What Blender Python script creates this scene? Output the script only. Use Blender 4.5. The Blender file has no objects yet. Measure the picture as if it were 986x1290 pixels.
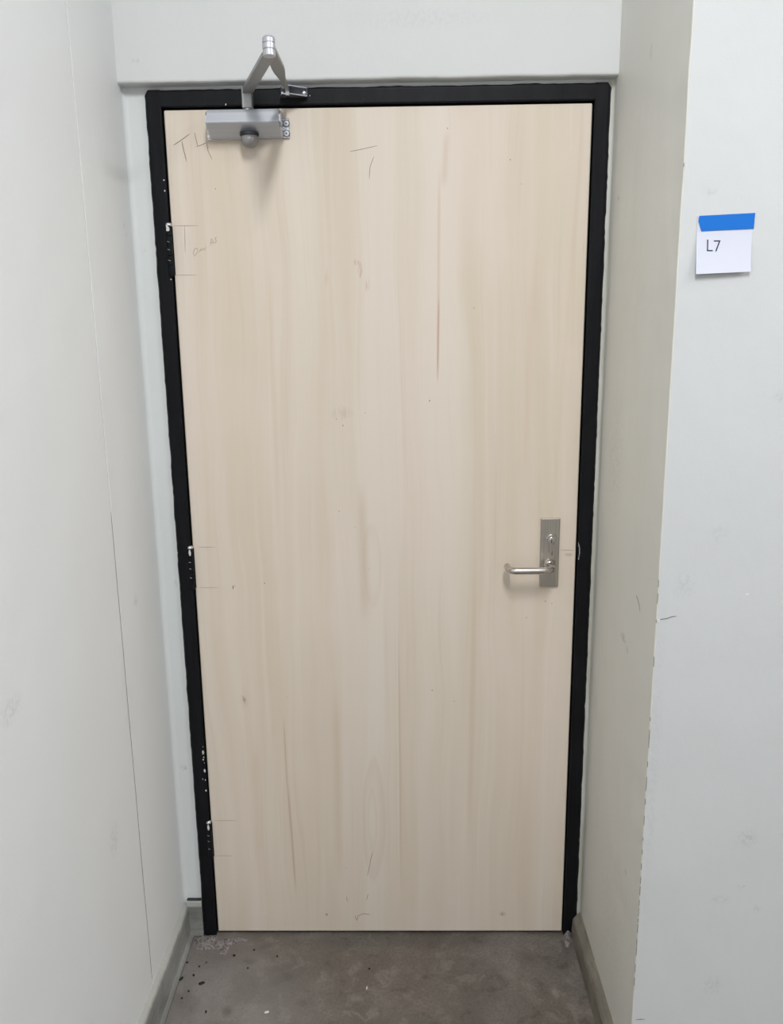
import bpy, bmesh, math, random
from mathutils import Vector, Matrix, noise
random.seed(7)
SC = bpy.context.scene
COL = SC.collection

# ---------------------------------------------------------------- camera
cam = bpy.data.cameras.new('camera'); cam_o = bpy.data.objects.new('camera', cam); COL.objects.link(cam_o)
cam.sensor_fit = 'VERTICAL'; cam.sensor_height = 24.0; cam.lens = 24.0*1069.862/1290.0
cam.clip_start = .01
cam_o.location = (0.053815, -1.955550, 1.600943)
cam_o.rotation_mode = 'XYZ'; cam_o.rotation_euler = (1.34612934, 0.01229938, 0.01463095)
SC.camera = cam_o

# ---------------------------------------------------------------- world, lamps, exposure
w = bpy.data.worlds.new('world'); SC.world = w; w.use_nodes = True
w.node_tree.nodes['Background'].inputs[0].default_value = (.9, .95, 1, 1)
w.node_tree.nodes['Background'].inputs[1].default_value = .05
def area(name, loc, sx, sy, power, col=(.97, .99, 1), rot=(0, 0, 0)):
    l = bpy.data.lights.new(name, 'AREA'); l.shape = 'RECTANGLE'; l.size = sx; l.size_y = sy; l.energy = power; l.color = col
    o = bpy.data.objects.new(name, l); COL.objects.link(o); o.location = loc; o.rotation_euler = rot
    return o
# two fluorescent ceiling strips: one over the passage, one in the wider space to the right
area('ceiling_strip_light', (.22, -2.3, 3.36), .16, 1.2, 69)
area('ceiling_strip_light', (2.5, -1.6, 3.36), .16, 1.2, 57)
SC.view_settings.view_transform = 'Standard'; SC.view_settings.look = 'None'; SC.view_settings.gamma = 1
SC.view_settings.use_curve_mapping = False
SC.view_settings.exposure = 0.0

# ---------------------------------------------------------------- helpers
def link(name, bm, m, parent=None, smooth=False):
    me = bpy.data.meshes.new(name)
    bmesh.ops.recalc_face_normals(bm, faces=bm.faces)
    bm.to_mesh(me); bm.free()
    if m: 
        for q in (m if isinstance(m, (list, tuple)) else [m]): me.materials.append(q)
    if smooth: me.polygons.foreach_set('use_smooth', [True]*len(me.polygons))
    o = bpy.data.objects.new(name, me); COL.objects.link(o)
    if parent: o.parent = parent
    return o
def link_at(name, bm, m, parent, **k):       # for a parent Empty away from the origin: geometry in world coordinates
    o = link(name, bm, m, parent, **k)
    o.matrix_parent_inverse = parent.matrix_world.inverted()
    return o
def empty(name, loc=(0, 0, 0), parent=None):
    o = bpy.data.objects.new(name, None); COL.objects.link(o); o.location = loc; o.empty_display_size = .05
    if parent: o.parent = parent
    bpy.context.view_layer.update()
    return o
def tag(o, label=None, cat=None, group=None, kind=None):
    for k, v in (('label', label), ('category', cat), ('group', group), ('kind', kind)):
        if v: o[k] = v
    return o
def box(bm, x0, x1, y0, y1, z0, z1, bev=0, seg=2):
    r = bmesh.ops.create_cube(bm, size=1)
    vs = r['verts']
    for v in vs: v.co = Vector(((x0+x1)/2+v.co.x*(x1-x0), (y0+y1)/2+v.co.y*(y1-y0), (z0+z1)/2+v.co.z*(z1-z0)))
    if bev:
        es = list({e for v in vs for e in v.link_edges})
        bmesh.ops.bevel(bm, geom=es, offset=bev, segments=seg, profile=.5, affect='EDGES')
def prism(bm, prof, axis, a, b, n=1, jit=0):
    """extrude the closed 2-D profile along axis ('x','y','z') from a to b in n steps"""
    def P(u, v, t):
        return {'x': Vector((t, u, v)), 'y': Vector((u, t, v)), 'z': Vector((u, v, t))}[axis]
    rings = []
    for i in range(n+1):
        t = a+(b-a)*i/n
        rings.append([bm.verts.new(P(u, v, t)) for u, v in prof])
    k = len(prof)
    for i in range(n):
        for j in range(k):
            bm.faces.new((rings[i][j], rings[i][(j+1) % k], rings[i+1][(j+1) % k], rings[i+1][j]))
    bm.faces.new(rings[0]); bm.faces.new(rings[-1][::-1])
    return rings
def lathe(bm, prof, c, axis='z', n=24):
    """prof: (radius, t) along the axis through c"""
    rings = []
    for r, t in prof:
        ring = []
        for i in range(n):
            a = 2*math.pi*i/n; u, v = r*math.cos(a), r*math.sin(a)
            d = {'z': (u, v, t), 'y': (u, t, v), 'x': (t, u, v)}[axis]
            ring.append(bm.verts.new(Vector(c)+Vector(d)))
        rings.append(ring)
    for i in range(len(rings)-1):
        for j in range(n):
            bm.faces.new((rings[i][j], rings[i][(j+1) % n], rings[i+1][(j+1) % n], rings[i+1][j]))
    bm.faces.new(rings[0]); bm.faces.new(rings[-1])
def loft(bm, rings):
    rs = [[bm.verts.new(v) for v in r] for r in rings]; k = len(rs[0])
    for i in range(len(rs)-1):
        for j in range(k): bm.faces.new((rs[i][j], rs[i][(j+1) % k], rs[i+1][(j+1) % k], rs[i+1][j]))
    bm.faces.new(rs[0]); bm.faces.new(rs[-1])
def tube(bm, pts, r, n=16, up=Vector((0, 0, 1))):
    pts = [Vector(p) for p in pts]; rings = []
    for i, p in enumerate(pts):
        d = (pts[min(i+1, len(pts)-1)]-pts[max(i-1, 0)]).normalized()
        s = d.cross(up).normalized(); u = s.cross(d)
        rr = r[i] if isinstance(r, (list, tuple)) else r
        rings.append([p+(s*math.cos(2*math.pi*k/n)+u*math.sin(2*math.pi*k/n))*rr for k in range(n)])
    loft(bm, rings)
def stroke(bm, pts, wd, y, t=.0004, taper=True, axis='y', sgn=-1):
    """thin raised ribbon following 2-D points on the plane axis = y; sgn = side it stands out on"""
    n = len(pts); L = []; R_ = []
    for i, (a, b) in enumerate(pts):
        p0 = pts[max(i-1, 0)]; p1 = pts[min(i+1, n-1)]
        dx, dz = p1[0]-p0[0], p1[1]-p0[1]; l = math.hypot(dx, dz) or 1
        h = wd/2*(.45 if taper and i in (0, n-1) else 1)
        L.append((a-dz/l*h, b+dx/l*h)); R_.append((a+dz/l*h, b-dx/l*h))
    P = (lambda q, s: Vector((q[0], y+s, q[1]))) if axis == 'y' else ((lambda q, s: Vector((y+s, q[0], q[1]))) if axis == 'x' else (lambda q, s: Vector((q[0], q[1], y+s))))
    loft(bm, [[P(L[i], sgn*t), P(R_[i], sgn*t), P(R_[i], -sgn*.0002), P(L[i], -sgn*.0002)] for i in range(n)])
def blob(bm, a, b, r, y, t=.0004, axis='y', sgn=-1, k=8, sx=1, sz=1, ang=0):
    """small irregular flake lying on a plane"""
    q = []
    for i in range(k):
        an = 2*math.pi*i/k; rr = r*random.uniform(.6, 1.2)
        u, v = rr*sx*math.cos(an), rr*sz*math.sin(an)
        q.append((a+u*math.cos(ang)-v*math.sin(ang), b+u*math.sin(ang)+v*math.cos(ang)))
    P = (lambda q, s: Vector((q[0], y+s, q[1]))) if axis == 'y' else ((lambda q, s: Vector((y+s, q[0], q[1]))) if axis == 'x' else (lambda q, s: Vector((q[0], q[1], y+s))))
    loft(bm, [[P(c, sgn*t) for c in q], [P(c, -sgn*.0002) for c in q]])

# ---------------------------------------------------------------- materials
class NT:
    def __init__(s, name):
        s.m = bpy.data.materials.new(name); s.m.use_nodes = True
        s.t = s.m.node_tree; s.b = s.t.nodes['Principled BSDF']
        s.co = s.t.nodes.new('ShaderNodeTexCoord').outputs['Object']
    def L(s, a, b): s.t.links.new(a, b)
    def put(s, sock, v):
        if hasattr(v, 'is_output'): s.L(v, sock)
        else: sock.default_value = v
    def math(s, op, a, b=0, c=0, clamp=False):
        n = s.t.nodes.new('ShaderNodeMath'); n.operation = op; n.use_clamp = clamp
        for i, v in enumerate((a, b, c)): s.put(n.inputs[i], v)
        return n.outputs[0]
    def vec(s, op, a, b=(0, 0, 0)):
        n = s.t.nodes.new('ShaderNodeVectorMath'); n.operation = op
        s.put(n.inputs[0], a); s.put(n.inputs[1], b)
        return n.outputs['Value'] if op in ('LENGTH', 'DOT_PRODUCT', 'DISTANCE') else n.outputs[0]
    def noise(s, scale=(1, 1, 1), detail=4, rough=.55, dist=0, seed=(0, 0, 0), co=None):
        n = s.t.nodes.new('ShaderNodeTexNoise'); n.inputs['Scale'].default_value = 1
        n.inputs['Detail'].default_value = detail; n.inputs['Roughness'].default_value = rough; n.inputs['Distortion'].default_value = dist
        s.L(s.vec('ADD', s.vec('MULTIPLY', co or s.co, scale), seed), n.inputs['Vector']); return n.outputs[0]
    def step(s, x, lo, hi, a=0., b=1.):
        n = s.t.nodes.new('ShaderNodeMapRange'); n.interpolation_type = 'SMOOTHSTEP'
        s.put(n.inputs[0], x)
        for i, v in enumerate((lo, hi, a, b)): n.inputs[i+1].default_value = v
        return n.outputs[0]
    def mix(s, f, a, b, mode='MIX'):
        n = s.t.nodes.new('ShaderNodeMix'); n.data_type = 'RGBA'; n.blend_type = mode
        s.put(n.inputs[0], f)
        for k, v in ((6, a), (7, b)):
            s.put(n.inputs[k], v if hasattr(v, 'is_output') else (*v, 1))
        return n.outputs[2]
    def spot(s, c, r, inner=0., nz=None):
        """soft ellipsoid mask at c with radii r, optionally broken by a noise"""
        d = s.vec('LENGTH', s.vec('DIVIDE', s.vec('SUBTRACT', s.co, c), r))
        k = s.step(d, inner, 1., 1., 0.)
        return s.math('MULTIPLY', k, nz) if nz is not None else k
    def seg(s, p, q, wd, ax=(0, 2), wob=None):
        """soft line from p to q in the plane of the two axes"""
        sep = s.t.nodes.new('ShaderNodeSeparateXYZ'); s.L(s.co, sep.inputs[0])
        u, v = sep.outputs[ax[0]], sep.outputs[ax[1]]
        l = math.hypot(q[0]-p[0], q[1]-p[1]); dx, dz = (q[0]-p[0])/l, (q[1]-p[1])/l
        a = s.math('SUBTRACT', u, p[0]); b = s.math('SUBTRACT', v, p[1])
        t = s.math('ADD', s.math('MULTIPLY', a, dx), s.math('MULTIPLY', b, dz))
        n = s.math('SUBTRACT', s.math('MULTIPLY', a, dz), s.math('MULTIPLY', b, dx))
        if wob is not None: n = s.math('ADD', n, wob)
        across = s.step(s.math('ABSOLUTE', n), 0, wd, 1., 0.)
        along = s.math('MULTIPLY', s.step(t, 0, l*.25), s.step(t, l*.7, l, 1., 0.))
        return s.math('MULTIPLY', across, along)
    def bump(s, h, strength, dist=.01):
        n = s.t.nodes.new('ShaderNodeBump'); n.inputs['Strength'].default_value = strength; n.inputs['Distance'].default_value = dist
        s.L(h, n.inputs['Height']); s.L(n.outputs[0], s.b.inputs['Normal'])
    def done(s, col, rough=.5, metal=0, spec=.5):
        s.put(s.b.inputs['Base Color'], col if hasattr(col, 'is_output') else (*col, 1))
        s.put(s.b.inputs['Roughness'], rough); s.b.inputs['Metallic'].default_value = metal
        s.b.inputs['Specular IOR Level'].default_value = spec
        return s.m
def srgb(r, g, b): 
    f = lambda c: (c/255/12.92) if c/255 <= .04045 else ((c/255+.055)/1.055)**2.4
    return (f(r), f(g), f(b))
def flat(name, col, rough=.5, metal=0, spec=.5):
    n = NT(name); return n.done(col, rough, metal, spec)
PENCIL = {'T': [[(-0.4405, 1.9699), (-0.4253, 1.9784), (-0.4037, 1.9924)], [(-0.4219, 1.9776), (-0.4195, 1.9615), (-0.4143, 1.9366)]], 'H': [[(-0.3933, 1.9947), (-0.3908, 1.9803), (-0.3882, 1.9667)], [(-0.3917, 1.9659), (-0.3794, 1.9697), (-0.3689, 1.9744)], [(-0.3687, 1.9768), (-0.3664, 1.9575), (-0.3589, 1.9398)]], 'T2': [[(-0.0603, 1.9514), (-0.0302, 1.9565), (-0.0004, 1.9626)], [(-0.0083, 1.941), (-0.0172, 1.9202), (-0.0194, 1.896)]], 'h1': [[(-0.4536, 1.8046), (-0.3975, 1.8039)], [(-0.4549, 1.7), (-0.4069, 1.6994)], [(-0.4274, 1.8049), (-0.43, 1.748)]], 'h2': [[(-0.4453, 1.072), (-0.403, 1.0717)], [(-0.4481, 0.9706), (-0.4012, 0.9707)], [(-0.3653, 0.9754), (-0.3657, 0.9654)]], 'h3': [[(-0.4515, 0.3399), (-0.3883, 0.3397)], [(-0.452, 0.2371), (-0.4071, 0.237)]], 'lk': [[(0.419, 1.0578), (0.453, 1.0566)]], 'note': [[(-0.4068, 1.757), (-0.4124, 1.7475), (-0.4091, 1.7398), (-0.4015, 1.7498), (-0.4025, 1.757), (-0.4094, 1.7542)], [(-0.3986, 1.7478), (-0.3951, 1.7554), (-0.3934, 1.7506), (-0.3897, 1.7573), (-0.3868, 1.7515), (-0.3828, 1.7596)], [(-0.3727, 1.7618), (-0.3702, 1.7775), (-0.3649, 1.7665), (-0.3722, 1.7689)], [(-0.3579, 1.7802), (-0.3628, 1.7764), (-0.3591, 1.7721), (-0.3624, 1.7664)]], 'low': [[(-0.04, 0.2479), (-0.0455, 0.2269), (-0.0488, 0.2058), (-0.0558, 0.1775)], [(-0.0547, 0.1228), (-0.0592, 0.1037)], [(-0.1116, 0.1157), (-0.1099, 0.0989)], [(-0.0906, 0.0579), (-0.0862, 0.0409), (-0.0823, 0.0555), (-0.0695, 0.0627), (-0.0506, 0.0603)]]}
# wall paint: off-white gloss over smooth plaster; each wall has its own scuffs, white tones shifted per wall to even out the light
def paint(name, col, spots=(), dirt=srgb(150, 150, 146), mott=.05, vstreak=0, streakcol=None, extra=None):
    n = NT(name)
    big = n.noise((1.3, 1.3, .9), 3, .5, 0, (4, 1, 7))
    c = n.mix(n.step(big, .35, .7), tuple(x*(1-mott) for x in col), col)
    fine = n.noise((60, 60, 60), 4, .7)
    sm = n.noise((140, 140, 110), 5, .75, .3, (9, 2, 1))
    if vstreak:
        st = n.noise((38, 38, 1.2), 5, .6, .2, (3, 8, 0))
        c = n.mix(n.math('MULTIPLY', n.step(st, .5, .75), vstreak), c, streakcol)
    spk = n.noise((230, 230, 230), 2, .5, 0, (1, 5, 5))
    c = n.mix(n.math('MULTIPLY', n.step(spk, .76, .82), .35), c, dirt)
    brk = n.step(sm, .42, .62)
    for (p, r, k) in spots:
        c = n.mix(n.math('MULTIPLY', n.spot(p, r, .1, brk), k), c, dirt)
    if extra: c = extra(n, c)
    roll = n.noise((260, 260, 200), 3, .6, 0, (2, 2, 2))
    wav = n.noise((7, 7, 5), 3, .5, 0, (6, 1, 2))
    n.bump(n.math('ADD', n.math('MULTIPLY', roll, .045), n.math('MULTIPLY', wav, .9)), .35, .012)
    return n.done(c, .52, 0, .35)
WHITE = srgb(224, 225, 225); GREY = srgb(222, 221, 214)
def olive(n, c):
    # dirty paint gathered along the inside corner next to the door frame
    sep = n.t.nodes.new('ShaderNodeSeparateXYZ'); n.L(n.co, sep.inputs[0])
    nz = n.noise((25, 25, 2.2), 4, .6, .3)
    m = n.math('MULTIPLY', n.step(sep.outputs[1], -.05, -.008, 0., 1.), n.step(nz, .38, .62))
    return n.mix(n.math('MULTIPLY', m, .6), c, srgb(180, 177, 160))
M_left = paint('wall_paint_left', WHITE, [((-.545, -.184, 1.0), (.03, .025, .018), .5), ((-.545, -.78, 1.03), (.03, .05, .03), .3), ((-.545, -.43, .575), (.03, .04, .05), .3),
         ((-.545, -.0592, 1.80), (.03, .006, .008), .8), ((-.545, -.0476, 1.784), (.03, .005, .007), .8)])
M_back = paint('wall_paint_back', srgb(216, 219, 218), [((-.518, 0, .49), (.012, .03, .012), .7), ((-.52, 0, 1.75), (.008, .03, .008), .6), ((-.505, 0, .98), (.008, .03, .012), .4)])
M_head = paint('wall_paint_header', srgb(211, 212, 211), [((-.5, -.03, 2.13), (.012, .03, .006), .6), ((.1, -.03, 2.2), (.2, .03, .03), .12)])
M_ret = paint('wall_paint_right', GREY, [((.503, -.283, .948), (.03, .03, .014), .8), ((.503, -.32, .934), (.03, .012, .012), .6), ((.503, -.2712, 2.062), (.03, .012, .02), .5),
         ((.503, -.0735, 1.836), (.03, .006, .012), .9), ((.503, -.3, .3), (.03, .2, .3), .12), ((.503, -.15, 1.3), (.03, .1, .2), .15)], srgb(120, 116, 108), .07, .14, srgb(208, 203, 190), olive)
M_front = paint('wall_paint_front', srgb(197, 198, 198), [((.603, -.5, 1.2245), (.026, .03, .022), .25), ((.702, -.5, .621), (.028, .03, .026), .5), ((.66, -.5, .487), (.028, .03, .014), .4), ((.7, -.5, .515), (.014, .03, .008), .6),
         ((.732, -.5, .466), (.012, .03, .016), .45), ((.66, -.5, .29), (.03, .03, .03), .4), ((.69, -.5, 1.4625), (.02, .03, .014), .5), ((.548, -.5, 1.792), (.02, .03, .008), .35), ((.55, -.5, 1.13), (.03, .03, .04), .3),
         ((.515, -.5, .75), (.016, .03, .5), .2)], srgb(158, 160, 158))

def floor_mat():
    n = NT('stained_concrete')
    a = n.noise((5, 5, 5), 5, .6, .4); b = n.noise((17, 17, 17), 6, .65, .5, (3, 2, 0)); f = n.noise((150, 150, 150), 4, .7); g = n.noise((2.2, 2.2, 2.2), 3, .5, .2, (0, 5, 0))
    c = n.mix(n.step(a, .35, .68), srgb(97, 91, 84), srgb(119, 112, 106))
    c = n.mix(n.math('MULTIPLY', n.step(g, .45, .62), .55), c, srgb(102, 90, 79))
    c = n.mix(n.math('MULTIPLY', n.step(b, .52, .64), .62), c, srgb(129, 122, 115))
    c = n.mix(n.math('MULTIPLY', n.step(b, .46, .32), .6), c, srgb(73, 68, 62))
    c = n.mix(n.math('MULTIPLY', n.step(f, .4, .66), .38), c, srgb(67, 62, 58))
    c = n.mix(n.math('MULTIPLY', n.spot((-.42, -.22, 0), (.34, .36, .3), .2), n.math('ADD', n.math('MULTIPLY', n.step(a, .3, .6), .4), .3)), c, srgb(133, 128, 123))
    pit = n.noise((210, 210, 210), 2, .5, 0, (2, 2, 2))
    near = n.spot((-.46, -.12, 0), (.13, .2, .2), .25)
    c = n.mix(n.math('MULTIPLY', n.step(pit, .66, .71), n.math('ADD', n.math('MULTIPLY', near, .8), .12)), c, srgb(33, 30, 28))
    c = n.mix(n.math('MULTIPLY', n.spot((-.45, -.09, 0), (.12, .12, .1), .1, n.step(b, .3, .6)), .4), c, srgb(94, 84, 84))
    for (x, y, rx, ry, k, cc) in ((-.38, -.26, .02, .025, .5, (66, 64, 59)), (-.33, -.13, .035, .03, .4, (129, 126, 120)), (-.36, -.1, .03, .02, .4, (72, 67, 61)), (.405, -.2, .012, .03, .5, (141, 138, 132)), (.42, -.1, .012, .02, .5, (136, 133, 129)),
                               (-.08, -.22, .03, .02, .45, (133, 131, 126)), (.3, -.14, .02, .02, .4, (131, 128, 122)), (.44, -.28, .01, .05, .4, (133, 130, 125)), (.1, -.03, .5, .03, .35, (74, 71, 67)), (.2, -.25, .2, .12, .3, (92, 83, 76))):
        c = n.mix(n.math('MULTIPLY', n.spot((x, y, 0), (rx, ry, .05), .1, n.step(b, .3, .55)), k), c, srgb(*cc))
    n.bump(n.math('ADD', n.math('MULTIPLY', f, .5), b), .35, .004)
    return n.done(c, n.step(a, .3, .7, .42, .6), 0, .4)
M_floor = floor_mat()
def curb_mat():
    n = NT('curb_concrete')
    a = n.noise((9, 9, 9), 5, .6, .3); f = n.noise((120, 120, 120), 4, .7)
    st = n.noise((6, 6, 60), 4, .6, .4, (2, 0, 0))
    c = n.mix(n.step(a, .35, .65), srgb(124, 124, 121), srgb(146, 146, 142))
    c = n.mix(n.math('MULTIPLY', n.step(st, .52, .68), .45), c, srgb(102, 101, 96))
    c = n.mix(n.math('MULTIPLY', n.step(f, .5, .75), .35), c, srgb(84, 83, 79))
    sep = n.t.nodes.new('ShaderNodeSeparateXYZ'); n.L(n.co, sep.inputs[0])
    c = n.mix(n.math('MULTIPLY', n.step(n.math('ADD', sep.outputs[2], n.math('MULTIPLY', a, .012)), .092, .1), .6), c, srgb(186, 187, 180))   # paler band over the top
    c = n.mix(n.math('MULTIPLY', n.step(n.math('ADD', sep.outputs[2], n.math('MULTIPLY', f, .006)), .008, .0045), .7), c, srgb(62, 60, 57))   # dirt line along the floor
    n.bump(n.math('ADD', n.math('MULTIPLY', f, .4), a), .4, .005)
    return n.done(c, .6, 0, .35)
M_curb = curb_mat()
def curb_r_mat():
    n = NT('curb_concrete_right')
    a = n.noise((9, 9, 9), 5, .6, .3, (7, 0, 0)); f = n.noise((130, 60, 130), 4, .7); st = n.noise((30, 9, 80), 4, .6, .4, (2, 0, 0))
    c = n.mix(n.step(a, .35, .65), srgb(108, 103, 93), srgb(130, 125, 114))
    c = n.mix(n.math('MULTIPLY', n.step(st, .5, .66), .5), c, srgb(86, 82, 72))
    c = n.mix(n.math('MULTIPLY', n.step(f, .5, .75), .3), c, srgb(96, 92, 84))
    n.bump(n.math('ADD', n.math('MULTIPLY', f, .4), a), .4, .005)
    return n.done(c, .6, 0, .35)
M_curbr = curb_r_mat()
def wood_mat():
    n = NT('pale_birch_veneer')
    wob = n.noise((3.5, 3.5, .7), 3, .5, 0, (1, 0, 4))
    wv = n.vec('ADD', n.co, n.vec('MULTIPLY', n.math('SUBTRACT', wob, .5), (.16, 0, 0)))
    band = n.noise((9, 9, .35), 4, .55, 0, (2, 0, 0), wv)
    fine = n.noise((150, 150, 1.6), 4, .6, .1, (0, 0, 3), wv)
    mid = n.noise((42, 42, .8), 4, .6, .15, (0, 5, 1), wv)
    pat = n.noise((2.4, 2.4, 1.2), 4, .55, .3, (8, 0, 2))
    base, warm, pink, dark, pale = srgb(223, 212, 199), srgb(213, 198, 179), srgb(224, 209, 198), srgb(193, 173, 151), srgb(229, 220, 208)
    c = n.mix(n.step(band, .3, .7), warm, base)
    c = n.mix(n.math('MULTIPLY', n.step(pat, .45, .68), .55), c, pink)
    c = n.mix(n.math('MULTIPLY', n.step(mid, .54, .76), .32), c, pale)
    c = n.mix(n.math('MULTIPLY', n.step(mid, .46, .26), .2), c, dark)
    c = n.mix(n.math('MULTIPLY', n.step(fine, .55, .78), .16), c, dark)
    w2 = n.math('MULTIPLY', n.math('SUBTRACT', wob, .5), .01)
    for (p, q, wd, k, cc) in (((.1315, 1.95), (.1285, 1.42), .006, .35, (196, 158, 136)), ((.1305, 1.66), (.128, 1.44), .003, .55, (170, 122, 98)), ((.148, 2.0), (.14, 1.86), .012, .25, (190, 160, 140)),
                            ((-.2575, .64), (-.2557, .40), .004, .35, (168, 138, 112)), ((-.2555, .47), (-.2435, .10), .0045, .45, (160, 130, 104)), ((.030, 1.1), (.026, .02), .003, .3, (238, 226, 212)),
                            ((.034, .9), (.033, .1), .004, .3, (180, 152, 124)), ((.22, 1.1), (.21, .2), .012, .25, (190, 164, 138)), ((-.05, 1.25), (-.045, .85), .02, .3, (192, 168, 146)), ((-.33, .6), (-.34, .12), .018, .22, (196, 170, 142)),
                            ((.34, 1.75), (.33, 1.15), .014, .25, (212, 184, 164)), ((-.245, 1.78), (-.25, 1.05), .010, .25, (204, 178, 152)), ((.43, 1.9), (.39, .9), .01, .15, (206, 180, 158)), ((-.12, .75), (-.13, .1), .02, .3, (196, 170, 146))):
        c = n.mix(n.math('MULTIPLY', n.seg(p, q, wd, (0, 2), w2), k), c, srgb(*cc))
    # cathedral figure low on the door: nested tall ovals
    for (p, rx, rz, k) in (((-.045, 0, .34), .034, .17, .14), ((-.047, 0, .34), .015, .09, .12), ((-.05, 0, 1.02), .026, .10, .1)):
        d = n.vec('LENGTH', n.vec('DIVIDE', n.vec('SUBTRACT', wv, p), (rx, 1, rz)))
        e = n.math('MULTIPLY', n.step(d, .35, .98), n.step(d, 1.0, 1.12, 1., 0.))
        c = n.mix(n.math('MULTIPLY', e, k), c, srgb(186, 158, 132))
    brk = n.step(n.noise((160, 160, 28), 4, .7), .4, .6)
    for (p, r, k, cc) in (((-.0536, 0, 1.722), (.012, .1, .008), .75, (176, 134, 112)), ((-.043, 0, 1.705), (.006, .1, .024), .8, (168, 122, 100)), ((-.028, 0, 1.672), (.008, .1, .022), .45, (196, 150, 130)),
                          ((-.12, 0, 1.69), (.01, .1, .03), .35, (206, 170, 148)), ((-.3536, 0, .678), (.006, .1, .016), .95, (112, 88, 70)), ((-.3536, 0, .678), (.014, .1, .04), .35, (170, 140, 112)), ((.4402, 0, 1.046), (.016, .1, .006), .6, (150, 132, 112)), ((.30, 0, .062), (.012, .1, .01), .7, (150, 124, 100)),
                          ((-.166, 0, .06), (.006, .1, .006), .7, (120, 98, 80)), ((-.092, 0, 1.389), (.035, .1, .02), .4, (176, 166, 158)), ((.455, 0, 1.745), (.01, .1, .016), .6, (170, 164, 158))):
        c = n.mix(n.math('MULTIPLY', n.spot(p, r, .1, brk), k), c, srgb(*cc))
    n.bump(n.math('ADD', n.math('MULTIPLY', fine, .6), mid), .12, .002)
    return n.done(c, .55, 0, .35)
M_wood = wood_mat()
M_edge = flat('raw_ply_edge', srgb(236, 224, 208), .6)
def black_mat():
    n = NT('black_gloss_paint')
    a = n.noise((40, 40, 6), 4, .6, .2); d = n.noise((300, 300, 300), 2, .5)
    c = n.mix(n.step(a, .4, .7), srgb(15, 16, 19), srgb(21, 22, 26))
    c = n.mix(n.math('MULTIPLY', n.step(d, .74, .8), .25), c, srgb(90, 90, 90))
    n.bump(a, .25, .004)
    return n.done(c, .45, 0, .16)
M_black = black_mat()
M_gap = flat('dark_gap', srgb(12, 11, 11), .9, 0, .1)
def brushed(name, col, rough, ax=(4, 300, 300), k=.1, metal=1):
    n = NT(name); f = n.noise(ax, 4, .6)
    c = n.mix(n.step(f, .35, .65), tuple(x*(1-k) for x in col), tuple(min(1, x*(1+k)) for x in col))
    n.bump(f, .08, .001)
    return n.done(c, n.step(f, .3, .7, rough-.05, rough+.05), metal)
M_steel = brushed('satin_stainless_plate', srgb(180, 174, 165), .42, (300, 300, 6))
M_lever = brushed('satin_stainless_lever', srgb(196, 190, 186), .26, (6, 200, 200))
M_chrome = flat('bright_steel', srgb(225, 225, 228), .16, 1)
M_alu = brushed('silver_lacquer', srgb(186, 188, 194), .40, (5, 120, 120), .04, .35)
M_aluarm = brushed('silver_lacquer_arm', srgb(150, 150, 149), .38, (90, 20, 20), .05, .6)
M_zinc = flat('zinc_plated_steel', srgb(198, 200, 205), .25, .9)
M_plastic = flat('smoked_plastic_cap', srgb(138, 134, 134), .22, .1, .6)
M_joint = flat('satin_zinc', srgb(196, 197, 202), .34, .75)
M_shoe = flat('dull_shoe_metal', srgb(96, 98, 104), .4, .7)
M_screw = flat('screw_recess', srgb(60, 62, 66), .5, .7)
M_pencil = flat('pencil_lead', srgb(132, 108, 94), .6)
M_pencilf = flat('faint_pencil_lead', srgb(176, 154, 138), .6)
M_ink = flat('black_print', srgb(38, 36, 50), .6)
M_dent = flat('dark_dent', srgb(126, 102, 86), .7)
M_chip = flat('exposed_primer', srgb(206, 206, 204), .6)
M_chipd = flat('exposed_dark_corner_bead', srgb(128, 124, 117), .6)
M_crumb = flat('black_crumb', srgb(20, 18, 20), .7)
M_paper = flat('white_paper', srgb(198, 200, 212), .75, 0, .2)
M_tape = flat('blue_painters_tape', srgb(6, 102, 190), .55, 0, .3)
M_ceil = flat('ceiling_paint', srgb(214, 215, 216), .7)

# ---------------------------------------------------------------- the setting
S = 'structure'
bm = bmesh.new(); box(bm, -.60, 3.0, -4.2, .12, -.12, 0)
floor = tag(link('floor', bm, M_floor), 'grey stained concrete floor at the foot of the door', 'floor', kind=S)
bm = bmesh.new(); box(bm, -.60, 3.0, -4.2, .12, 3.4, 3.5)
tag(link('ceiling', bm, M_ceil), 'plain painted ceiling high above the doorway', 'ceiling', kind=S)

# left wall: two abutting panels with a hairline joint
wl = tag(empty('wall_left', (-.545, -.3, 0)), 'off-white left wall with a thin vertical joint running to the curb', 'wall', kind=S)
bm = bmesh.new(); prism(bm, [(-.545, -.2855), (-.5435, -.2865), (-.5428, -.284), (-.5428, .1), (-.60, .1), (-.60, -.2855)], 'z', 0, 3.4, 60)
for v in bm.verts:
    if v.co.x > -.55 and v.co.y < -.28: v.co.y += .0012*noise.noise(Vector((0, 3, v.co.z*4)))
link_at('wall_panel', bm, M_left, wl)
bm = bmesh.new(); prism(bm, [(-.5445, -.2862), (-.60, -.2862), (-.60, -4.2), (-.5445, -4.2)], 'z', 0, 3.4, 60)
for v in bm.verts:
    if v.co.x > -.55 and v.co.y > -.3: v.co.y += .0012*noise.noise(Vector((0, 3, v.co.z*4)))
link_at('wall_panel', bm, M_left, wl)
bm = bmesh.new()
pts = [(-.2862+.0015*noise.noise(Vector((0, 3, z_*4))), z_) for z_ in [.115+.03*i for i in range(38)]]
stroke(bm, pts, .0010, -.5436, .0004, True, 'x', 1)
tag(link_at('joint_crack', bm, M_chipd, wl), 'dark hairline crack low in the wall joint')

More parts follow.
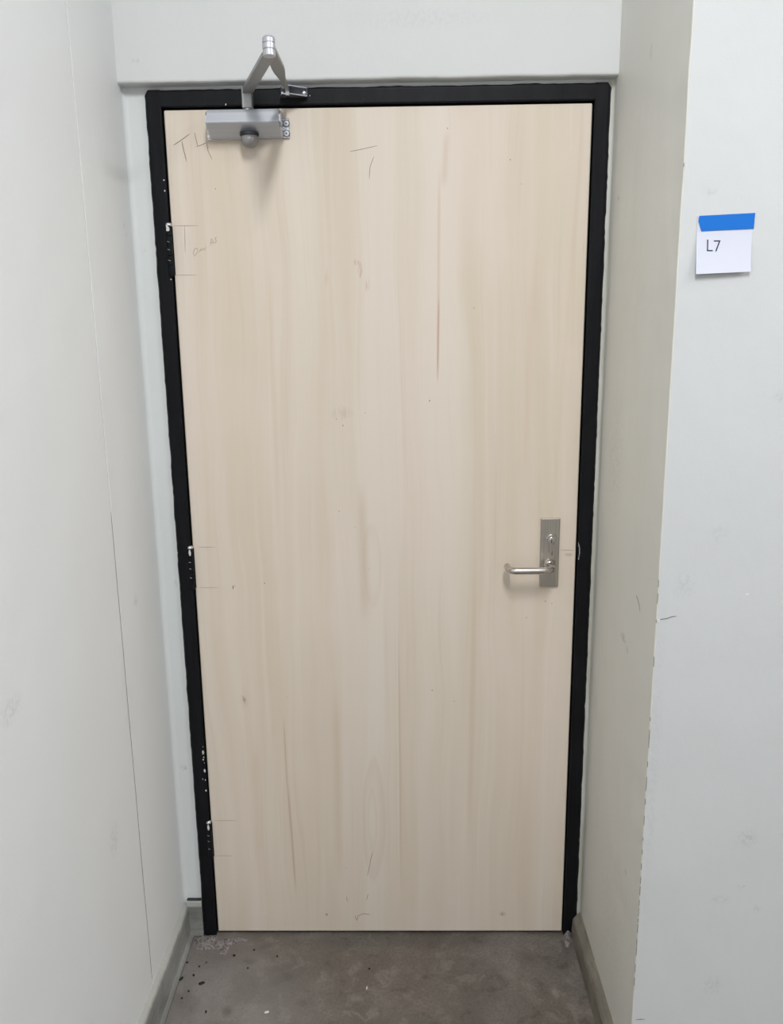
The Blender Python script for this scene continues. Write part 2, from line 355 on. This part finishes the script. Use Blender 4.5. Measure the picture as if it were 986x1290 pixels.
# wall around the frame: strips beside it and the small band over it
wb = tag(empty('wall_back', (0, .02, 0)), 'narrow pale wall strips on either side of the black door frame', 'wall', kind=S)
bm = bmesh.new()
arc = [(-.5428+.012-.012*math.sin(a), .002-.012+.012*math.cos(a)) for a in [i*math.pi/2/6 for i in range(7)]]
prism(bm, [(-.488, .1), (-.488, .002)]+arc+[(-.5428, .1)], 'z', 0, 2.0868, 1)
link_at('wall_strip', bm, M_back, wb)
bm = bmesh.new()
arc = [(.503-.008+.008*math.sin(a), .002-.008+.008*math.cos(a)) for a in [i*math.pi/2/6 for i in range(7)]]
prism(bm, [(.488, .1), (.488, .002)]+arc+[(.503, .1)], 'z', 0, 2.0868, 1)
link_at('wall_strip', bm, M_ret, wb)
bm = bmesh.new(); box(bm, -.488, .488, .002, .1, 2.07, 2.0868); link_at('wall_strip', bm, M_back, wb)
# bulkhead over the door, standing slightly proud of the strips
bm = bmesh.new()
prof = [(.1, 3.4), (.1, 2.0865), (-.022, 2.0865), (-.0265, 2.0872), (-.0290, 2.0892), (-.0298, 2.0925), (-.0298, 3.4)]
r = prism(bm, prof, 'x', -.5428, .503, 90)
for v in bm.verts:
    if v.co.z < 2.11 and v.co.y < .05: v.co.z += .0018*noise.noise(Vector((v.co.x*9, 1, 0)))+.001*noise.noise(Vector((v.co.x*45, 4, 0)))
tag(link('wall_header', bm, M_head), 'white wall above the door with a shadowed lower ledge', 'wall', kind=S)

# right return and the wall that faces the camera
bm = bmesh.new(); prism(bm, [(.503, .1), (.503, -.498), (.505, -.5), (.553, -.45), (.553, .1)], 'z', 0, 3.4, 120)
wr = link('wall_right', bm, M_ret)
for v in wr.data.vertices:
    if v.co.y < -.49: v.co.x += .0012*noise.noise(Vector((7, 3, v.co.z*14)))
tag(wr, 'shaded beige-grey side wall between door frame and outer corner', 'wall', kind=S)
bm = bmesh.new(); prism(bm, [(.505, -.5), (3.0, -.5), (3.0, -.45), (.553, -.45)], 'z', 0, 3.4, 120)
for v in bm.verts:
    if v.co.x < .51: v.co.x += .0012*noise.noise(Vector((7, 3, v.co.z*14)))
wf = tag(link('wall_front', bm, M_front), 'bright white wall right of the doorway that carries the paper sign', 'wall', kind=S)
# the rest of the enclosure, out of the picture
bm = bmesh.new(); box(bm, -.60, 3.0, -4.3, -4.2, 0, 3.4); tag(link('wall_behind', bm, M_ceil), 'plain white wall behind the viewer', 'wall', kind=S)
bm = bmesh.new(); box(bm, 3.0, 3.1, -4.2, -.45, 0, 3.4); tag(link('wall_far_right', bm, M_ceil), 'plain white wall far to the right', 'wall', kind=S)

# chips along the outside corner
bm = bmesh.new()
for z_, ln in ((1.834, .006), (1.133, .014), (1.105, .02), (1.062, .006), (.984, .02), (.87, .008), (.845, .006), (.827, .03), (.778, .012), (.737, .03), (.70, .012), (.66, .02), (.62, .008), (.592, .01), (.56, .014), (.53, .016), (.507, .02), (.48, .014), (.459, .02), (.44, .01), (.4217, .02), (.39, .014), (.3706, .022), (.33, .02), (.2987, .018)):
    k = 7; q = []
    for i in range(k):
        t = i/(k-1); q.append((-.4995+.0006*random.uniform(-1, 1), z_-ln/2+ln*t))
    stroke(bm, q, random.uniform(.0011, .0021), .5034, .0006, True, 'x', -1)
link('corner_chips', bm, M_chipd, wr)['kind'] = 'stuff'
bm = bmesh.new(); stroke(bm, [(-.3632, 1.0652), (-.376, 1.062), (-.3884, 1.0543), (-.3961, 1.0441)], .002, .503, .0004, True, 'x', -1); link('scratch', bm, M_chipd, wr)
bm = bmesh.new(); stroke(bm, [(-.3932, .48), (-.3977, .4755), (-.4, .468)], .002, .503, .0004, True, 'x', -1); link('scratch', bm, M_chipd, wr)
bm = bmesh.new(); stroke(bm, [(.5055, 1.0644), (.514, 1.066), (.5221, 1.0672), (.53, 1.0705), (.539, 1.0717)], .0018, -.5, .0004); link('scratch', bm, M_chipd, wf)
bm = bmesh.new(); stroke(bm, [(.511, .2086), (.519, .2095), (.5285, .2095)], .0022, -.5, .0004); link('scratch', bm, M_chipd, wf)
bm = bmesh.new(); blob(bm, .5075, 1.063, .0028, -.5, .0012); blob(bm, .6621, 1.1113, .002, -.5, .0006, sx=2); tag(link('paint_fleck', bm, M_chip, wf), 'white paint fleck by the corner')

# concrete curbs
def curb(prof, axis, a, b, n, amp, name, m, parent=None, freq=14):
    bm = bmesh.new(); prism(bm, prof, axis, a, b, n)
    for v in bm.verts:
        f = noise.noise(v.co*freq)*amp+noise.noise(v.co*freq*4)*amp*.35
        if v.co.z > .003: v.co += Vector((f, f*.3 if axis == 'x' else 0, f*.5))
    return link(name, bm, m, parent)
bl = curb([(-.55, 0), (-.5195, 0), (-.5200, .0035), (-.5235, .0115), (-.5265, .0160), (-.5280, .024), (-.5285, .065), (-.5290, .082), (-.5305, .088), (-.5350, .094), (-.5425, .101), (-.55, .103)], 'y', -1.2, .002, 120, .0012, 'baseboard_left', M_curb)
tag(bl, 'grey concrete curb along the foot of the left wall', 'baseboard', kind=S)
bb = curb([(.01, 0), (-.010, 0), (-.0105, .05), (-.0105, .094), (-.009, .104), (-.004, .109), (.01, .109)], 'x', -.534, -.4945, 12, .0010, 'baseboard_back', M_curb)
tag(bb, 'short grey curb piece between the left curb and black frame', 'baseboard', kind=S)
br = curb([(.51, 0), (.4815, 0), (.4820, .02), (.4832, .045), (.4850, .054), (.4885, .0600), (.494, .066), (.501, .0735), (.51, .074)], 'y', -.498, -.0085, 60, .0014, 'baseboard_right', M_curbr)
tag(br, 'worn brownish concrete curb along the right side wall', 'baseboard', kind=S)

bm = bmesh.new(); box(bm, -.5330, -.4950, -.0080, .004, .1092, .1100); tag(link('joint_crack', bm, M_screw, bb), 'dark joint on top of the curb')
# rough mortar by the frame feet, parts of the floor
def lump(x, y, rx, ry, h, seed, name='mortar_patch'):
    bm = bmesh.new(); bmesh.ops.create_icosphere(bm, subdivisions=4, radius=1)
    for v in bm.verts:
        d = v.co.normalized(); an = math.atan2(d.y, d.x)
        e = 1+.55*noise.noise(Vector((math.cos(an)*1.6, math.sin(an)*1.6, seed)))
        v.co = Vector((x+d.x*rx*e, y+d.y*ry*e, 0))+Vector((0, 0, max(d.z, -.2)*h))
        v.co.z += max(d.z, 0)*h*.9*noise.noise(Vector((v.co.x*90, v.co.y*90, seed)))
    return tag(link(name, bm, M_mortar, floor, smooth=False), 'crumbly pale mortar at the foot of the frame')
n_ = NT('crumbled_mortar'); f_ = n_.noise((220, 220, 220), 4, .7); g_ = n_.noise((60, 60, 60), 4, .6)
M_mortar = n_.done(n_.mix(n_.step(f_, .42, .62), n_.mix(n_.step(g_, .4, .6), srgb(84, 78, 76), srgb(118, 110, 108)), srgb(146, 139, 135)), .8, 0, .2)
lump(-.487, -.026, .032, .022, .006, 1.3); lump(-.437, -.030, .028, .014, .0045, 4.1); lump(-.470, -.046, .042, .012, .003, 7.7); lump(-.40, -.022, .020, .009, .003, 9.2); lump(-.43, -.058, .012, .016, .0025, 3.3)
lump(.472, -.010, .009, .012, .012, 2.2); lump(.466, -.034, .008, .016, .004, 5.2)

# ---------------------------------------------------------------- door frame
tr = tag(empty('trim_1', (0, -.004, 0)), 'black painted metal door frame with chipped inner edge', 'door frame', kind=S)
def jamb(sx):
    # profile in (x, y): face, return to wall, reveal and the rabbet behind the door
    o, i = .4940, .4605
    prof = [(o*sx, .012), (o*sx, -.004), ((o-.003)*sx, -.0075), ((o-.006)*sx, -.008), ((i+.0025)*sx, -.008), (i*sx, -.0065), (i*sx, .050), (.445*sx, .050), (.445*sx, .09), (o*sx, .09)]
    bm = bmesh.new(); prism(bm, prof, 'z', .004, 2.0785, 200)
    for v in bm.verts:
        if abs(v.co.x) > .49 and v.co.y < .02:
            v.co.x += sx*(.0016*noise.noise(Vector((sx*3, 0, v.co.z*22)))+.0012*noise.noise(Vector((sx*9, 2, v.co.z*80))))
        if v.co.z > 2.06 and abs(v.co.x) > .4865 and v.co.y < .02:     # paint-rounded outer corner
            v.co.x -= sx*max(0, (v.co.z-2.066))**2*40
    return link_at('door_jamb', bm, M_black, tr)
jamb(-1); jamb(1)
bm = bmesh.new()
zt, zi = 2.0785, 2.0445
r = prism(bm, [(.012, zt), (-.004, zt), (-.0075, zt-.003), (-.0077, zt-.006), (-.0077, zi+.0025), (-.0063, zi), (.050, zi), (.050, zi-.014), (.09, zi-.014), (.09, zt)], 'x', -.4640, .4640, 160)
for v in bm.verts:
    if v.co.z > 2.074 and v.co.y < .02: v.co.z += .0018*noise.noise(Vector((v.co.x*14, 5, 0)))+.0012*noise.noise(Vector((v.co.x*55, 1, 0)))
link_at('head_jamb', bm, M_black, tr)
bm = bmesh.new()
for (x, z_), rr in zip([(-.4625, .5533), (-.4636, .538), (-.4614, .5364), (-.4625, .5241), (-.4640, .5175), (-.4619, .5087), (-.4622, .4865), (-.4687, .4633), (-.4621, .4606), (-.4623, .431), (-.4641, 1.898), (-.4639, 1.8769), (-.3213, 2.0475), (-.4632, 1.6903), (-.142, 2.062), (-.494, .62), (-.493, 1.06)],
                       [.0012, .0042, .002, .0022, .0024, .0012, .0036, .0016, .0018, .0026, .0020, .0022, .0020, .0016, .0014, .0014, .002]):
    blob(bm, x, z_, rr, -.008, .0004, k=7, sz=1.4 if rr > .003 else 1, sx=.8)
tag(link_at('chipped_paint', bm, M_chip, tr), 'pale flecks where the black paint has chipped')['kind'] = 'stuff'
# strike on the latch side
bm = bmesh.new(); stroke(bm, [(.4600, 1.0788), (.4635, 1.066), (.4640, 1.052), (.4628, 1.040)], .0022, -.008, .0012); blob(bm, .4625, 1.038, .002, -.008, .001); blob(bm, .4605, 1.07, .0012, -.008, .001)
tag(link_at('strike_plate', bm, M_zinc, tr), 'worn steel edge of the strike plate')

# ---------------------------------------------------------------- the door
door = tag(empty('door_1', (0, 0, .008)), 'pale unfinished wood flush door with pencil marks and closer', 'door', kind=S)
bm = bmesh.new(); box(bm, -.457, .457, 0, .044, .009, 2.0400, .0020, 1)
for f in bm.faces: f.material_index = 0 if f.normal.y < -.9 else 1
bmesh.ops.recalc_face_normals(bm, faces=bm.faces)
for f in bm.faces: f.material_index = 0 if f.normal.y < -.9 else 1
link_at('door_leaf', bm, [M_wood, M_edge], door)
bm = bmesh.new(); box(bm, -.4605, .4605, .05, .09, .0, .012); tag(link_at('gap_shade', bm, M_gap, door), 'black strip standing in for the shade under the door')  # black strip gives the gap under the door its shade
def pencil(name, strokes, wd, m, label=None):
    bm = bmesh.new()
    for s_ in strokes:
        dense = []
        for i in range(len(s_)-1):
            for t in (0, .34, .67): dense.append((s_[i][0]+(s_[i+1][0]-s_[i][0])*t, s_[i][1]+(s_[i+1][1]-s_[i][1])*t))
        dense.append(s_[-1]); stroke(bm, dense, wd, 0, .0003)
    o = link_at(name, bm, m, door)
    if label: o['label'] = label
PEN = PENCIL
pencil('pencil_letter', PEN['T'], .0014, M_pencil, 'pencilled letter T near the top left corner')
pencil('pencil_letter', PEN['H'], .0011, M_pencil, 'pencilled letter H beside the closer')
pencil('pencil_letter', PEN['T2'], .0010, M_pencil, 'loose pencilled T right of the closer')
pencil('pencil_mark', PEN['h1'], .0013, M_pencilf); pencil('pencil_mark', PEN['h2'], .0013, M_pencilf); pencil('pencil_mark', PEN['h3'], .0012, M_pencilf); pencil('pencil_mark', PEN['lk'], .0014, M_pencilf)
pencil('pencil_note', PEN['note'], .0012, M_pencilf, 'faint slanted pencil note by the top hinge')
pencil('scratch', PEN['low'], .0011, M_pencil, 'dark scratches low on the door')
bm = bmesh.new()
for (x, z_) in [(-.1041, 1.1571), (-.3606, .9744), (-.0674, 1.1181), (-.0354, 1.0138), (.3438, .8884), (-.2891, .9798), (-.2452, .6837), (.4042, .9244), (.1103, 1.4145), (-.0377, 1.3888), (-.1116, .2), (.115, .7), (.17, .67), (-.09, 1.36), (-.105, 1.375), (.388, .93), (-.355, 1.88), (.15, 1.995), (.285, 1.93), (.31, 1.88), (.21, 1.62)]:
    blob(bm, x, z_, random.uniform(.0008, .0014), 0, .0003, sz=random.uniform(1, 2.2), k=6)
blob(bm, -.3655, .9704, .0015, 0, .0004, sz=3)
o = link_at('dents', bm, M_dent, door); o['kind'] = 'stuff'; o['label'] = 'small dark nicks over the door face'

# hinges: black painted knuckles with a worn bright pin tip
def hinge(z0, z1, tip):
    x, y, rr = -.4612, -.0075, .0060
    h = empty('hinge', (x, y, z0), door); h.location = (x, y, z0-.008); bpy.context.view_layer.update()
    n = 5; dz = (z1-z0)/n
    for i in range(n):
        bm = bmesh.new(); lathe(bm, [(rr-.0006, 0), (rr, .0006), (rr, dz-.0012), (rr-.0006, dz-.0006)], (x, y, z0+i*dz), 'z', 14); link_at('knuckle', bm, M_black, h, smooth=False)
    bm = bmesh.new(); box(bm, x-.004, x+.0070, y+.0055, y+.0080, z0+.001, z1-.001); link_at('hinge_leaf', bm, M_black, h)
    bm = bmesh.new(); lathe(bm, [(rr*.75, -.003), (rr*.75, 0)], (x, y, z0), 'z', 12); link_at('pin_end', bm, M_black, h)
    bm = bmesh.new(); lathe(bm, [(.0062, 0), (.0066, .002), (.0060, .005), (.0035, .0072), (.001, .0078)], (x, y, z1-.0006), 'z', 14); tag(link_at('pin_tip', bm, M_chrome, h, smooth=True), 'bright bare steel tip of the hinge pin')
    bm = bmesh.new(); q = z1-.006
    if tip == 0: blob(bm, x-.0006, q, .0042, y-rr-.0002, .0004, sz=1.6)
    else: stroke(bm, [(x-.0002, q+.004), (x, q-.004), (x+.0002, q-.011)], .006, y-rr-.0002, .0004)
    for k_ in (.3, .52, .68): stroke(bm, [(x-.004, z0+(z1-z0)*k_), (x+.001, z0+(z1-z0)*k_-.0015)], .0012, y-rr-.0001, .0003)
    tag(link_at('worn_patch', bm, M_chip, h), 'bare metal showing through the black paint')
hinge(1.700, 1.804, 0); hinge(.970, 1.071, 1); hinge(.236, .338, 2)

# lever handle set: plate > rose, cylinder, lever
bm = bmesh.new(); box(bm, .3715, .4165, -.007, 0, .9685, 1.1365, .0016, 2)
hd = tag(link_at('door_handle', bm, M_steel, door), 'satin steel lever handle on a tall rectangular plate')
bm = bmesh.new(); lathe(bm, [(.0150, 0), (.0150, -.003), (.0138, -.0055), (.011, -.0075), (.0100, -.010)], (.394, -.007, 1.024), 'y', 28); link('rose', bm, M_lever, hd, smooth=True).matrix_parent_inverse = hd.matrix_world.inverted()
def sub(name, bm, m, par, smooth=False, label=None):
    bpy.context.view_layer.update()
    o = link(name, bm, m, par, smooth); o.matrix_parent_inverse = par.matrix_world.inverted()
    if label: o['label'] = label
    return o
pts = [(.394, -.012, 1.025), (.394, -.040, 1.025)]
for i in range(1, 9): a = i*math.pi/16; pts.append((.394-.022*(1-math.cos(a)), -.040-.022*math.sin(a), 1.025))
pts += [(.36, -.062, 1.025), (.332, -.062, 1.025)]
for i in range(0, 9): a = i*math.pi/16; pts.append((.312-.020*math.sin(a), -.042-.020*math.cos(a), 1.025))
pts += [(.292, -.034, 1.025), (.292, -.026, 1.025), (.292, -.0245, 1.025)]
bm = bmesh.new(); tube(bm, pts, [.0082]*(len(pts)-1)+[.0068], 18); sub('lever', bm, M_lever, hd, True, 'round steel lever bent back towards the door')
# profile cylinder: round head with a narrower tail below
q = [(.397+.0102*math.cos(a), 1.086+.0102*math.sin(a)) for a in [math.radians(d) for d in range(-62, 243, 15)]]
q = q+[(.397-.0050, 1.0560)]+[(.397+.0050*math.cos(a), 1.056+.0050*math.sin(a)) for a in [math.radians(d) for d in range(200, 341, 20)]]+[(.397+.0050, 1.0560)]
bm = bmesh.new(); prism(bm, q, 'y', -.0125, -.006); cy = sub('lock_cylinder', bm, M_steel, hd, False, 'profile lock cylinder above the lever')
bm = bmesh.new(); lathe(bm, [(.0128, 0), (.0128, -.0016), (.0116, -.0026), (.0108, -.0026)], (.397, -.0068, 1.086), 'y', 28); sub('cylinder_ring', bm, M_lever, hd, True)
bm = bmesh.new(); lathe(bm, [(.0072, 0), (.0072, -.002), (.0066, -.0026)], (.397, -.0123, 1.086), 'y', 22); sub('key_plug', bm, M_lever, hd, True)
bm = bmesh.new(); box(bm, .3958, .3972, -.0153, -.0148, 1.080, 1.092); sub('keyhole', bm, M_gap, hd)
bm = bmesh.new(); box(bm, .3978, .4000, -.0165, -.0145, 1.0755, 1.087, .0008, 1); box(bm, .3962, .3990, -.0150, -.0122, 1.0475, 1.060, .0010, 1); sub('glint_sliver', bm, M_chrome, hd, False, 'bright slivers standing in for highlights on the lock cylinder')  # chrome slivers put in as the cylinder's highlights

# ---------------------------------------------------------------- door closer
SPX, SPY = -.270, -.036
cl = tag(empty('door_closer', (-.28, 0, 1.98)), 'silver hydraulic door closer with folded arm at the top of the door', 'door closer')
bm = bmesh.new(); box(bm, -.3660, -.1885, -.0050, 0, 1.9775, 2.0195, .0012, 1)
for v in bm.verts:
    if v.co.x > -.2: v.co.z += (.0015 if v.co.z < 2 else -.0)
link_at('mounting_plate', bm, M_zinc, cl)
bm = bmesh.new()
prof = [(-.005, 1.9790), (-.014, 1.9785), (-.0535, 1.9995), (-.0570, 2.0030), (-.0490, 2.0245), (-.0440, 2.0300), (-.005, 2.0320)]
prism(bm, prof, 'x', -.3545, -.2045, 1)
es = [e for e in bm.edges if abs((e.verts[0].co-e.verts[1].co).normalized().x) > .9 and e.calc_length() > .05]
bmesh.ops.bevel(bm, geom=es, offset=.0022, segments=2, profile=.5, affect='EDGES')
link_at('closer_body', bm, M_alu, cl)
# end caps, cut back at the lower front
for x0, x1 in ((-.2045, -.2010), (-.3580, -.3545)):
    bm = bmesh.new(); prism(bm, [(-.005, 1.9800), (-.016, 1.9800), (-.040, 1.9950), (-.050, 2.004), (-.050, 2.018), (-.040, 2.027), (-.005, 2.029)], 'x', x0, x1); link_at('end_cap', bm, M_zinc, cl)
for z_ in (2.0085, 1.9885):
    bm = bmesh.new(); lathe(bm, [(.0064, 0), (.0064, -.0016), (.0052, -.0026), (.0015, -.0028)], (-.1946, -.005, z_), 'y', 18); s_ = link_at('screw', bm, M_joint, cl)
    bm = bmesh.new(); lathe(bm, [(.0074, 0), (.0074, -.0004)], (-.1946, -.005, z_), 'y', 18); sub('screw_recess', bm, M_screw, s_)
    bm = bmesh.new()
    for a in (0, math.pi/2): stroke(bm, [(-.1946-.0026*math.cos(a+.3), z_-.0026*math.sin(a+.3)), (-.1946+.0026*math.cos(a+.3), z_+.0026*math.sin(a+.3))], .0011, -.0080, .0003, False)
    sub('screw_slot', bm, M_screw, s_)
bm = bmesh.new(); lathe(bm, [(.0050, 0), (.0050, -.0012), (.003, -.0026)], (-.3615, -.005, 1.985), 'y', 16); link_at('screw', bm, M_chrome, cl, smooth=True)
# spindle cap below the body
bm = bmesh.new(); lathe(bm, [(.0200, .002), (.0200, -.003), (.0188, -.004)], (SPX-.001, -.027, 1.9845), 'z', 28); link_at('cap_collar', bm, M_screw, cl, smooth=False)
bm = bmesh.new(); lathe(bm, [(.0178, 0), (.0180, -.010), (.0172, -.015), (.0145, -.0200), (.009, -.0232), (.003, -.0245)], (SPX-.001, -.027, 1.9815), 'z', 30); tag(link_at('spindle_cap', bm, M_plastic, cl, smooth=True), 'smoky domed cap under the closer body')
# arms
ZA = 2.066
bm = bmesh.new(); lathe(bm, [(.0085, 0), (.0085, .022)], (SPX, SPY, 2.029), 'z', 18); link_at('spindle', bm, M_zinc, cl)
bm = bmesh.new(); box(bm, SPX-.0105, SPX+.0105, SPY-.0105, SPY+.0105, 2.0315, ZA+.006, .0018, 2); link_at('arm_clamp', bm, M_aluarm, cl)
EL = Vector((-.184, -.292, ZA)); A0 = Vector((SPX, SPY, ZA)); SH = Vector((-.186, -.036, ZA+.004))
def bar(pts, hw, hh, name, m):
    rings = []
    for i, p in enumerate(pts):
        d = (pts[min(i+1, len(pts)-1)]-pts[max(i-1, 0)]).normalized(); s_ = d.cross(Vector((0, 0, 1))).normalized(); u = s_.cross(d)
        w_, h_ = hw[i], hh[i]; c_ = min(w_, h_)*.3
        rings.append([p+s_*a+u*b for a, b in ((-w_+c_, -h_), (w_-c_, -h_), (w_, -h_+c_), (w_, h_-c_), (w_-c_, h_), (-w_+c_, h_), (-w_, h_-c_), (-w_, -h_+c_))])
    bm = bmesh.new(); loft(bm, rings); return link_at(name, bm, m, cl)
d_ = (EL-A0)
bar([A0+d_*t for t in (-.06, .02, .1, .5, .95, 1.03)], [.008, .0105, .0115, .0118, .0115, .008], [.006, .007, .005, .0045, .0045, .0045], 'main_arm', M_aluarm)
E2 = EL+Vector((0, 0, .010)); d2 = SH-E2
bar([E2+d2*t for t in (-.03, .04, .2, .45, .55, .66, .76, .9, 1.02)], [.008, .0105, .0112, .0120, .0110, .0075, .0048, .0042, .0042], [.0040, .0042, .0042, .0045, .005, .0055, .006, .006, .005], 'forearm', M_aluarm)
bm = bmesh.new(); lathe(bm, [(.0100, -.0055), (.0112, -.0045), (.0112, .0045), (.0098, .0052), (.0098, .0062), (.0116, .0070), (.0116, .0150), (.0100, .0158), (.0100, .0166), (.0114, .0174), (.0114, .0235), (.0102, .0262), (.007, .0282), (.002, .029)], EL, 'z', 40)
tag(link_at('elbow_joint', bm, M_joint, cl), 'bright ringed elbow joint with a domed top')
# shoe on the frame head: back plate, converging flanges, pin, screws
bm = bmesh.new(); box(bm, -.2040, -.1465, -.0115, -.008, 2.0585, 2.0755, .0008, 1); link_at('shoe_plate', bm, M_shoe, cl)
for z_ in (2.0580, 2.0738):
    bm = bmesh.new(); prism(bm, [(-.2040, -.0112), (-.2040, -.020), (-.194, -.040), (-.180, -.042), (-.172, -.036), (-.1465, -.018), (-.1465, -.0112)], 'z', z_, z_+.0020); link_at('shoe_flange', bm, M_zinc, cl)
bm = bmesh.new(); lathe(bm, [(.0030, 2.0565), (.0045, 2.0570), (.0045, 2.0765), (.003, 2.0775)], (SH.x, -.034, 0), 'z', 14); link_at('shoe_pin', bm, M_chrome, cl)
for x_ in (-.1985, -.1545):
    bm = bmesh.new(); lathe(bm, [(.0044, 0), (.0044, -.001), (.003, -.0022)], (x_, -.0115, 2.067), 'y', 16); link_at('screw', bm, M_chrome, cl, smooth=True)

# ---------------------------------------------------------------- paper sign
sg = tag(empty('paper_sign', (.577, -.5, 1.665)), 'white paper sign reading L7 hung by blue tape on the right wall', 'sign')
c00, c01, c11, c10 = (.5305, 1.7562), (.5311, 1.6645), (.6199, 1.6675), (.6202, 1.7562)
N = 14; bm = bmesh.new(); grid = []
def off(u, v): return -.5006-.0125*max(0, v-.25)**1.6*(1-.12*math.sin(u*math.pi))-.0008*math.sin(u*5)*v
def pp(u, v, dy=0):
    x = (c00[0]*(1-u)+c10[0]*u)*(1-v)+(c01[0]*(1-u)+c11[0]*u)*v; z_ = (c00[1]*(1-u)+c10[1]*u)*(1-v)+(c01[1]*(1-u)+c11[1]*u)*v
    return Vector((x, off(u, v)+dy, z_))
fr_ = [[bm.verts.new(pp(i/N, j/N)) for j in range(N+1)] for i in range(N+1)]
bk = [[bm.verts.new(pp(i/N, j/N, .0003)) for j in range(N+1)] for i in range(N+1)]
for i in range(N):
    for j in range(N):
        bm.faces.new((fr_[i][j], fr_[i+1][j], fr_[i+1][j+1], fr_[i][j+1])); bm.faces.new((bk[i][j], bk[i][j+1], bk[i+1][j+1], bk[i+1][j]))
for i in range(N):
    for a, b in (((i, 0), (i+1, 0)), ((i, N), (i+1, N)), ((0, i), (0, i+1)), ((N, i), (N, i+1))):
        bm.faces.new((fr_[a[0]][a[1]], bk[a[0]][a[1]], bk[b[0]][b[1]], fr_[b[0]][b[1]]))
link_at('paper_sheet', bm, M_paper, sg)
bm = bmesh.new()
loft(bm, [[Vector((x, -.5016, z_)) for x, z_ in [(.5328, 1.7559), (.5318, 1.7476), (.5378, 1.7320), (.6219, 1.7351), (.6223, 1.7592)]], [Vector((x, -.5002, z_)) for x, z_ in [(.5328, 1.7559), (.5318, 1.7476), (.5378, 1.7320), (.6219, 1.7351), (.6223, 1.7592)]]])
tag(link_at('masking_tape', bm, M_tape, sg), 'strip of bright blue tape across the top')
def letter(pts):
    bm = bmesh.new()
    for a, b in zip(pts[:-1], pts[1:]):
        dx, dz = b[0]-a[0], b[1]-a[1]; l = math.hypot(dx, dz); wd = .00095; ex = wd*.9
        a2 = (a[0]-dx/l*ex, a[1]-dz/l*ex); b2 = (b[0]+dx/l*ex, b[1]+dz/l*ex)
        nx, nz = -dz/l*wd, dx/l*wd; rings = []
        for t in (0, .33, .67, 1):
            m_ = (a2[0]+(b2[0]-a2[0])*t, a2[1]+(b2[1]-a2[1])*t)
            u = (m_[0]-.5308)/.089; v = (1.7562-m_[1])/.0905; y = off(u, v)
            rings.append([Vector((m_[0]+nx, y-.0004, m_[1]+nz)), Vector((m_[0]-nx, y-.0004, m_[1]-nz)), Vector((m_[0]-nx, y+.0001, m_[1]-nz)), Vector((m_[0]+nx, y+.0001, m_[1]+nz))])
        loft(bm, rings)
    return link_at('printed_letter', bm, M_ink, sg)
letter([(.5487, 1.7180), (.5489, 1.7016), (.5565, 1.7015)])['label'] = 'printed letter L'
letter([(.5596, 1.7166), (.5682, 1.7165), (.5628, 1.7012)])['label'] = 'printed digit 7'

# ---------------------------------------------------------------- debris on the floor
def crumb(name, x, y, r, h, m, label, cat, group=None, el=1, ang=0):
    bm = bmesh.new(); bmesh.ops.create_icosphere(bm, subdivisions=2, radius=1)
    for v in bm.verts:
        d = v.co.copy(); e = 1+.5*noise.noise(d*1.7+Vector((x*50, y*50, 0)))
        q_ = Vector((d.x*r*el*e, d.y*r*e, 0)); q_.rotate(Matrix.Rotation(ang, 3, 'Z'))
        v.co = Vector((q_.x, q_.y, h/2+max(-.5, min(.5, d.z*.8))*h))
    o = link(name, bm, m); o.location = (x, y, 0.0003); tag(o, label, cat, group)
crumb('floor_crumb', -.5165, -.1599, .0035, .004, M_crumb, 'thin black crumb lying against the left curb', 'debris', None, 2.0, 1.0)
crumb('floor_crumb', -.4616, -.1741, .0042, .004, M_crumb, 'largest black crumb, a little out from the left curb', 'debris', None, 1.7, .35)
for (x, y), rr in zip([(-.4879, -.1468), (-.3514, -.0591), (-.3994, -.0788), (-.288, -.0816), (-.0487, -.1252), (-.4881, -.1983), (-.3565, -.1227), (-.4308, -.2616), (-.4809, -.1174), (-.5155, -.1038), (-.499, -.2206), (-.4657, -.1038)],
                      [.0026, .0022, .0030, .0020, .0022, .0020, .0018, .0022, .0018, .0022, .0018, .0016]):
    crumb('floor_crumb', x, y, rr, .0025, M_crumb, 'tiny black crumb scattered on the grey concrete floor', 'debris', 'tiny black crumbs on the floor', 1.4, random.uniform(0, 3))
crumb('paint_flake', -.2861, -.2625, .0035, .002, M_chip, 'small white flake on the floor in front of the door', 'debris', None, 1.8, .3)
crumb('paint_flake', -.0521, -.1877, .0016, .0015, M_chip, 'white sliver on the floor before the middle of the door', 'debris', None, 3.4, 1.5)
